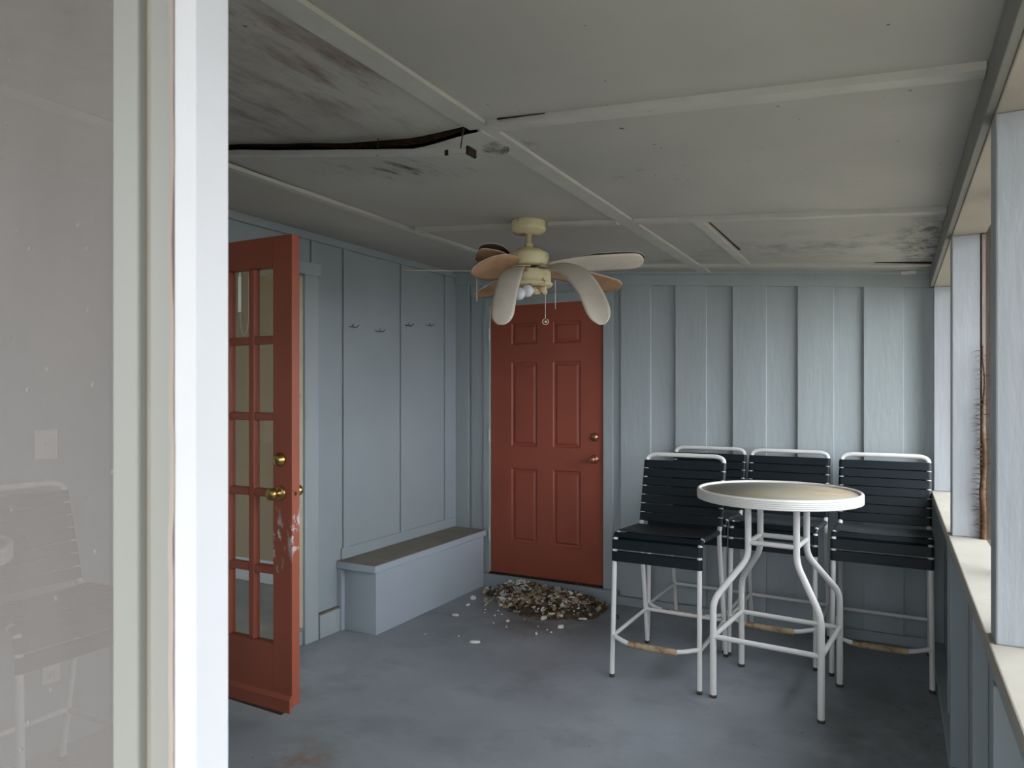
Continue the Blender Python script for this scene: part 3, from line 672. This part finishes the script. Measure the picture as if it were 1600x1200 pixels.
# ------------------------------------------------------------------ bar stools (local: front feet at y=0, facing -y)
TR = .0125
def make_stool(label):
    t = thing('bar_stool', label, 'bar stool', (0, 0, 0), 0, 'strap bar stools')
    hw = .220; fw = .226
    side = {}
    for s in (-1, 1):
        prof = [(s*fw, 0, .012), (s*(hw), .022, .60), (s*hw, .030, .735), (s*hw, .44, .715), (s*hw, .475, .80), (s*hw, .535, 1.03)]
        pts = bend(prof[:4]+[(s*hw, .445, .715)], [.02, .085, .001])
        side[s] = pts
        MB().tube(bend(prof[:3]+[(s*hw, .16, .729)], [.05, .075], 9), TR).obj('leg', 'tube', t)
        MB().tube([(s*fw, .575, .012), (s*hw, .45, .62), (s*hw, .438, .712)], TR).obj('leg', 'tube', t)
        for (y, ) in ((0,), (.575,)):
            MB().lathe([(0, 0), (.0135, 0), (.0138, .016), (.0127, .017), (0, .017)], (s*fw, y, 0), 14).obj('foot_cap', 'cap', t)
    b = MB()
    for s in (-1, 1): b.tube([(s*hw, .15, .7295), (s*hw, .40, .717)], TR)
    b.box(-hw, hw, .432, .452, .690, .704)
    b.obj('seat_rail', 'tube', t)
    path = bend([(-hw, .39, .717), (-hw, .455, .714), (-hw, .495, .87), (-hw, .545, 1.045), (-hw, .562, 1.112), (hw, .562, 1.112), (hw, .545, 1.045), (hw, .495, .87), (hw, .455, .714), (hw, .39, .717)], [.05, .02, .02, .07, .07, .02, .02, .05], 8)
    MB().tube(path, TR).obj('back_frame', 'tube', t)
    zf = .208
    for s in (-1, 1):
        y0 = .0 + .022*zf/.6; y1 = .575-.125*zf/.62
        MB().tube([(s*fw, y0, zf), (s*fw, y1, zf)], .0105).obj('stretcher', 'tube', t)
    MB().tube([(-fw, y1, zf+.004), (fw, y1, zf+.004)], .0105).obj('stretcher', 'tube', t)
    fp = bend([(-fw, y0, zf+.006), (-.13, y0-.042, zf-.014), (.13, y0-.042, zf-.014), (fw, y0, zf+.006)], [.06, .06], 8)
    fr = MB().tube(fp, .0115).obj('footrest', 'tube', t)
    MB().tube([(-.125, y0-.042, zf-.014), (.125, y0-.042, zf-.014)], .0155, 16).obj('grip_sleeve', 'grip', fr)
    # straps: flat loops wound round both side tubes
    def strap(b, c, tdir, nrm, w, mi=0, half=hw, sagv=0):
        """c: centre (y,z) on the tube axis, tdir: direction along tube (y,z), nrm: outward face normal (y,z)"""
        c = Vector((0, c[0], c[1])); td = Vector((0, tdir[0], tdir[1])).normalized(); nn = Vector((0, nrm[0], nrm[1])).normalized()
        sec = []; R = TR+.0022; ex = half
        n = 10
        sec.append((0, -R+.0, sagv)); 
        path = []
        for k in range(-8, 9): path.append((ex*k/8, R-sagv*(1-(k/8)**2)))
        arcR = [(ex+R*math.sin(math.pi*q/8), R*math.cos(math.pi*q/8)) for q in range(1, 8)]
        back = [(ex*k/8, -R) for k in range(8, -9, -1)]
        arcL = [(-ex-R*math.sin(math.pi*q/8), -R*math.cos(math.pi*q/8)) for q in range(1, 8)]
        loop = path+arcR+back+arcL; m = len(loop); vs = []
        cx = 0
        inner = []
        for (x, h) in loop:
            L_ = 1-.0022/R
            inner.append((x if abs(x) <= ex else math.copysign(ex+(abs(x)-ex)*L_, x), h*L_))
        e = .0035
        for (lp, ww) in ((loop, w/2-e*.3), (loop, -w/2+e*.3), (inner, -w/2), (inner, w/2)):
            for (x, h) in lp: vs.append(Vector((x, 0, 0))+c+td*ww+nn*h)
        fs = []
        for r in range(4):
            for k in range(m): fs.append((r*m+k, r*m+(k+1) % m, ((r+1) % 4)*m+(k+1) % m, ((r+1) % 4)*m+k))
        b.add(vs, fs, mi, False)
    b = MB()
    # two straps on the down-turned front
    strap(b, (.0225, .622), (.02, 1), (-1, .02), .052)
    strap(b, (.0275, .683), (.06, 1), (-1, .06), .050)
    ang = math.radians(52)
    strap(b, (.047, .7225), (math.cos(ang), math.sin(ang)), (-math.sin(ang), math.cos(ang)), .030)
    dy, dz = .41, -.02; y = .098
    for k in range(6):
        strap(b, (y, .7325-(y-.07)*.0488), (1, -.0488), (.0488, 1), .051, 1, sagv=.007); y += .0565
    b.obj('seat', ['strap', 'strap_top'], t)
    b = MB()
    z = .761
    for k in range(7):
        # follow the reclining upright
        yy = .468+(.495-.468)*(z-.765)/.105 if z < .87 else .495+(.545-.495)*(z-.87)/.175
        strap(b, (yy, z), (.27, 1), (-1, .27), .0465); z += .0490
    b.obj('backrest', 'strap', t)
    return t
st = make_stool('white-framed stool with black straps, front left beside the round table, nearest the red door side')
def put(o, x, y, rz): o.location = (x, y, 0); o.rotation_euler = (0, 0, math.radians(rz))
put(st, -1.067, 3.515, -.8)
dup(st, 'white-framed stool with black straps against the back wall, hidden behind the front left stool', (-1.077, 4.148, 0), math.radians(-1.5))
dup(st, 'white-framed stool with black straps behind the round table, middle of the back row', (-.598, 4.115, 0), math.radians(-2.5))
dup(st, 'white-framed stool with black straps right of the round table, next to the right wall', (-.066, 4.062, 0), math.radians(-1))
dup(st, 'white-framed strap stool seen hazily through the dusty pane, against the left wall', (-2.36, 1.455, 0), math.radians(90))

# ------------------------------------------------------------------ round bar tables
def make_table(label, loc, rz):
    t = thing('round_bar_table', label, 'bar table', loc, rz, 'round white bar tables')
    R = .383
    prof = [(R-.03, .944), (R-.004, .944)]
    for k in range(5):
        z0 = .946+k*.0088; prof += [(R, z0), (R+.001, z0+.0044), (R-.0015, z0+.0080)]
    prof += [(R-.002, .991), (R-.007, .994), (R-.014, .993), (R-.017, .986), (R-.017, .975)]
    MB().lathe(prof, n=96).obj('table_rim', 'rim', t)
    MB().lathe([(0, .984), (R-.0175, .984), (R-.0175, .968), (0, .968)], n=80).obj('table_panel', 'top', t)
    h, f = .112, .243
    for sx in (-1, 1):
        for sy in (-1, 1):
            p = bend([(sx*h, sy*h, .966), (sx*h, sy*h, .665), (sx*f, sy*f*.98, .468), (sx*f, sy*f*.98, .012)], [.05, .05], 9)
            MB().tube(p, .0155, 16).obj('leg', 'tube', t)
            MB().lathe([(0, 0), (.017, 0), (.0172, .014), (0, .015)], (sx*f, sy*f*.98, 0), 16).obj('foot_cap', 'cap', t)
    b = MB(); g = f*.98
    for z, r_, w_, q in ((.945, .0105, h, h), (.74, .0125, h, h), (.293, .0125, f, g)):
        for s in (-1, 1):
            MB().tube([(-w_, s*q, z), (w_, s*q, z)], r_).obj('stretcher', 'tube', t); MB().tube([(s*w_, -q, z), (s*w_, q, z)], r_).obj('stretcher', 'tube', t)
    return t
tb = make_table('round white bar table with a rust-stained beige top in front of the three right-hand stools', (-.51, 3.722, 0), math.radians(-5.5))
t2 = dup(tb, 'round bar table edge just showing at the far left behind the dusty pane', (-2.65, .925, 0), 0)

# ------------------------------------------------------------------ vine on the right window post
vn = thing('dead_vine', 'dead brown hairy vine climbing the outer edge of the second right-hand window post', 'vine', (.289, 3.19, .92))
pts = []; rv = random.Random(11)
for k in range(40):
    z = .0+.72*k/39; pts.append(Vector((.003*math.sin(z*25)+.004*noise.noise(Vector((0, 1, z*9))), -.012+.004*math.sin(z*18), z)))
MB().tube(pts, [.012*(1-k/52)**1.2 for k in range(40)], 8).obj('stem', 'vine', vn)
b = MB()
for k in range(170):
    z = rv.uniform(.02, .52) if k < 150 else rv.uniform(.5, .72); i = int(z/.72*39); p = pts[i]
    sd = -1 if rv.random() < .68 else 1
    l = rv.uniform(.015, .045); d = Vector((sd, rv.uniform(-.5, .1), rv.uniform(-.2, .35))).normalized()
    e = p+d*l; b.tube([p, p+d*l*.5+Vector((0, 0, .002)), e+Vector((0, 0, -.004*rv.random()))], [.0013, .0009, .0004], 5)
b.obj('rootlets', 'vine', vn)['kind'] = 'stuff'

# ------------------------------------------------------------------ debris by the red door
rd = random.Random(21)
def pile_h(x, y):
    h = 0
    for (cx, cy, rx, ry, hh) in ((-2.42, 4.62, .22, .14, .085), (-2.15, 4.52, .25, .20, .085), (-1.90, 4.50, .20, .18, .075), (-2.1, 4.35, .22, .16, .04)):
        q = ((x-cx)/rx)**2+((y-cy)/ry)**2
        h += hh*math.exp(-q*1.3)
    return h
b = MB()
n = 46
vs = []; fs = []
for j in range(n+1):
    for i in range(n+1):
        x = -2.70+.98*i/n; y = 4.10+.62*j/n
        z = pile_h(x, y)*.8+.018*noise.noise(Vector((x*30, y*30, 0)))-.014
        vs.append((x, y, max(z, -.004)))
for j in range(n):
    for i in range(n):
        q = (j*(n+1)+i, j*(n+1)+i+1, (j+1)*(n+1)+i+1, (j+1)*(n+1)+i)
        if max(vs[k][2] for k in q) > 0.0005: fs.append(q)
b.add(vs, fs, 2)
def flake(b, c, r, mi, th=.004):
    ax = Vector((rd.gauss(0, 1), rd.gauss(0, 1), rd.gauss(0, 1)+.8)).normalized(); q = ax.to_track_quat('Z', 'Y'); m = rd.choice((4, 5, 6))
    top = []; bot = []; el = rd.uniform(.45, 1)
    for k in range(m):
        a = 2*math.pi*(k+rd.uniform(-.25, .25))/m; rr = r*rd.uniform(.6, 1.1)
        p = Vector((rr*math.cos(a), rr*el*math.sin(a), rd.uniform(-.2, .2)*r)); top.append(c+q@(p+Vector((0, 0, th)))); bot.append(c+q@p)
    b.add(bot+top, [tuple(range(m))[::-1], tuple(range(m, 2*m))]+[(k, (k+1) % m, m+(k+1) % m, m+k) for k in range(m)], mi)
cnt = 0
while cnt < 1000:
    x = rd.gauss(-2.13, .24); y = rd.gauss(4.50, .13)
    if y > 4.70 or x < -2.68 or x > -1.72 or y < 4.1: continue
    h = pile_h(x, y)
    if h < .012 and rd.random() > .12: continue
    lft = x < -2.3
    w_ = rd.random()
    mi = 0 if w_ < (.36 if lft else .15) else 1 if w_ < .46 else 2 if w_ < .82 else 4 if w_ < .95 else 3
    if abs(x+2.28) < .12 and y < 4.42 and rd.random() < .6: mi = 3
    r = rd.choice((.009, .013, .017, .022, .030)) if mi != 2 else rd.uniform(.012, .03)
    flake(b, Vector((x, y, h*.85+.006+rd.uniform(-.004, .012))), r, mi, rd.uniform(.002, .008)); cnt += 1
o = tag(b.obj('debris_pile', ['chip_w', 'chip_t', 'chip_b', 'chip_y', 'chip_g']), 'heap of crumbled tan and brown debris on the floor below the red door', 'debris')
o['kind'] = 'stuff'
def chip(x, y, r, label, el=.55, m='chip_w', th=.012, group='loose chips on the porch floor', rz=None):
    b = MB(); nn = 9; top = []; bot = []; a0 = rd.uniform(0, 3) if rz is None else rz
    for k in range(nn):
        a = 2*math.pi*k/nn; rr = r*rd.uniform(.8, 1.1); X = rr*math.cos(a); Y = rr*el*math.sin(a)
        X, Y = X*math.cos(a0)-Y*math.sin(a0), X*math.sin(a0)+Y*math.cos(a0)
        bot.append((X, Y, .0003)); top.append((X*.85, Y*.85, th*rd.uniform(.8, 1.1)))
    b.add(bot+top, [tuple(range(nn))[::-1], tuple(range(nn, 2*nn))]+[(k, (k+1) % nn, nn+(k+1) % nn, nn+k) for k in range(nn)])
    o = b.obj('paint_chip', m, bevel=.0015); o.location = (x, y, 0); return tag(o, label, 'chip', group)
chip(-2.182, 3.619, .034, 'largest flat white chip lying furthest forward on the grey floor', rz=.3)
chip(-2.559, 4.0, .028, 'oval white chip on open floor in front of the bench, second forward from it', rz=.2)
chip(-2.609, 4.235, .021, 'white chip close to the bench front, between the wall corner and the heap')
chip(-2.665, 4.56, .026, 'off-white lump at the bench foot near the door threshold', m='chip_t', th=.03)
chip(-2.55, 4.53, .02, 'pale chip just left of the debris heap')
chip(-1.928, 3.921, .016, 'small white chip forward of the heap, left of a neighbouring crumb')
chip(-1.845, 4.10, .022, 'white chip forward of the right half of the heap', th=.02)
chip(-2.2, 4.06, .022, 'white chip directly in front of the yellowed left part of the heap')
chip(-2.013, 4.21, .026, 'white chip touching the front middle of the heap', th=.02)
chip(-1.79, 4.32, .034, 'long thin white splinter at the right front of the heap', el=.2, rz=.4)
chip(-2.40, 4.33, .022, 'white chip at the left front of the heap', m='chip_w', th=.018)
chip(-1.70, 4.62, .016, 'small tan crumb right of the heap near the stool leg', m='chip_t')
chip(-1.60, 4.45, .024, 'curled brown leaf scrap between the heap and the front left stool', m='chip_b', th=.02)
for (x, y) in ((-2.32, 3.66), (-2.30, 4.16), (-2.45, 4.2), (-2.36, 4.22), (-2.26, 3.98), (-1.86, 3.99), (-1.98, 4.05), (-1.90, 4.02), (-2.15, 3.95), (-2.52, 3.6), (-2.33, 4.12), (-2.42, 4.14), (-2.12, 4.14)):
    chip(x, y, .007, 'tiny white crumb scattered on the grey floor in front of the debris heap', .8, th=.007, group='tiny white crumbs on the porch floor')

# ------------------------------------------------------------------ unseen greenery added outside to block daylight
hd = MB(); rh = random.Random(9)  # leaf bank added to block the white sky behind the right openings
for k in range(1500):
    x = rh.gauss(7.5, .45); y = rh.uniform(-1, 12); z = rh.uniform(-.1, 1.3+.2*math.sin(y*2))
    c = Vector((x, y, z)); r = rh.uniform(.05, .12)
    a = Vector((rh.gauss(0, 1), rh.gauss(0, 1), rh.gauss(0, 1))).normalized(); q = a.to_track_quat('Z', 'Y')
    hd.add([c+q@Vector((-r, 0, 0)), c+q@Vector((0, -r*.5, .01)), c+q@Vector((r, 0, 0)), c+q@Vector((0, r*.5, .01))], [(0, 1, 2, 3)])
o = tag(hd.obj('added_hedge', 'leaf'), 'added bank of green leaves beyond the right-hand window openings, blocking the white sky', 'added_hedge'); o['kind'] = 'stuff'

sh = MB()  # tall leaf mass added only to shade the side of the near jamb
for k in range(2600):
    y = rh.uniform(-3.2, .75); x = rh.gauss(1.75, .22); z = rh.uniform(-.1, 2.9)
    c = Vector((x, y, z)); r = rh.uniform(.06, .12)
    a = Vector((rh.gauss(0, 1), rh.gauss(0, 1), rh.gauss(0, 1))).normalized(); q = a.to_track_quat('Z', 'Y')
    sh.add([c+q@Vector((-r, 0, 0)), c+q@Vector((0, -r*.55, .01)), c+q@Vector((r, 0, 0)), c+q@Vector((0, r*.55, .01))], [(0, 1, 2, 3)])
o = tag(sh.obj('added_shrub', 'leaf'), 'added tall leaf mass outside at the right of the doorway, shading the jamb', 'added_shrub'); o['kind'] = 'stuff'
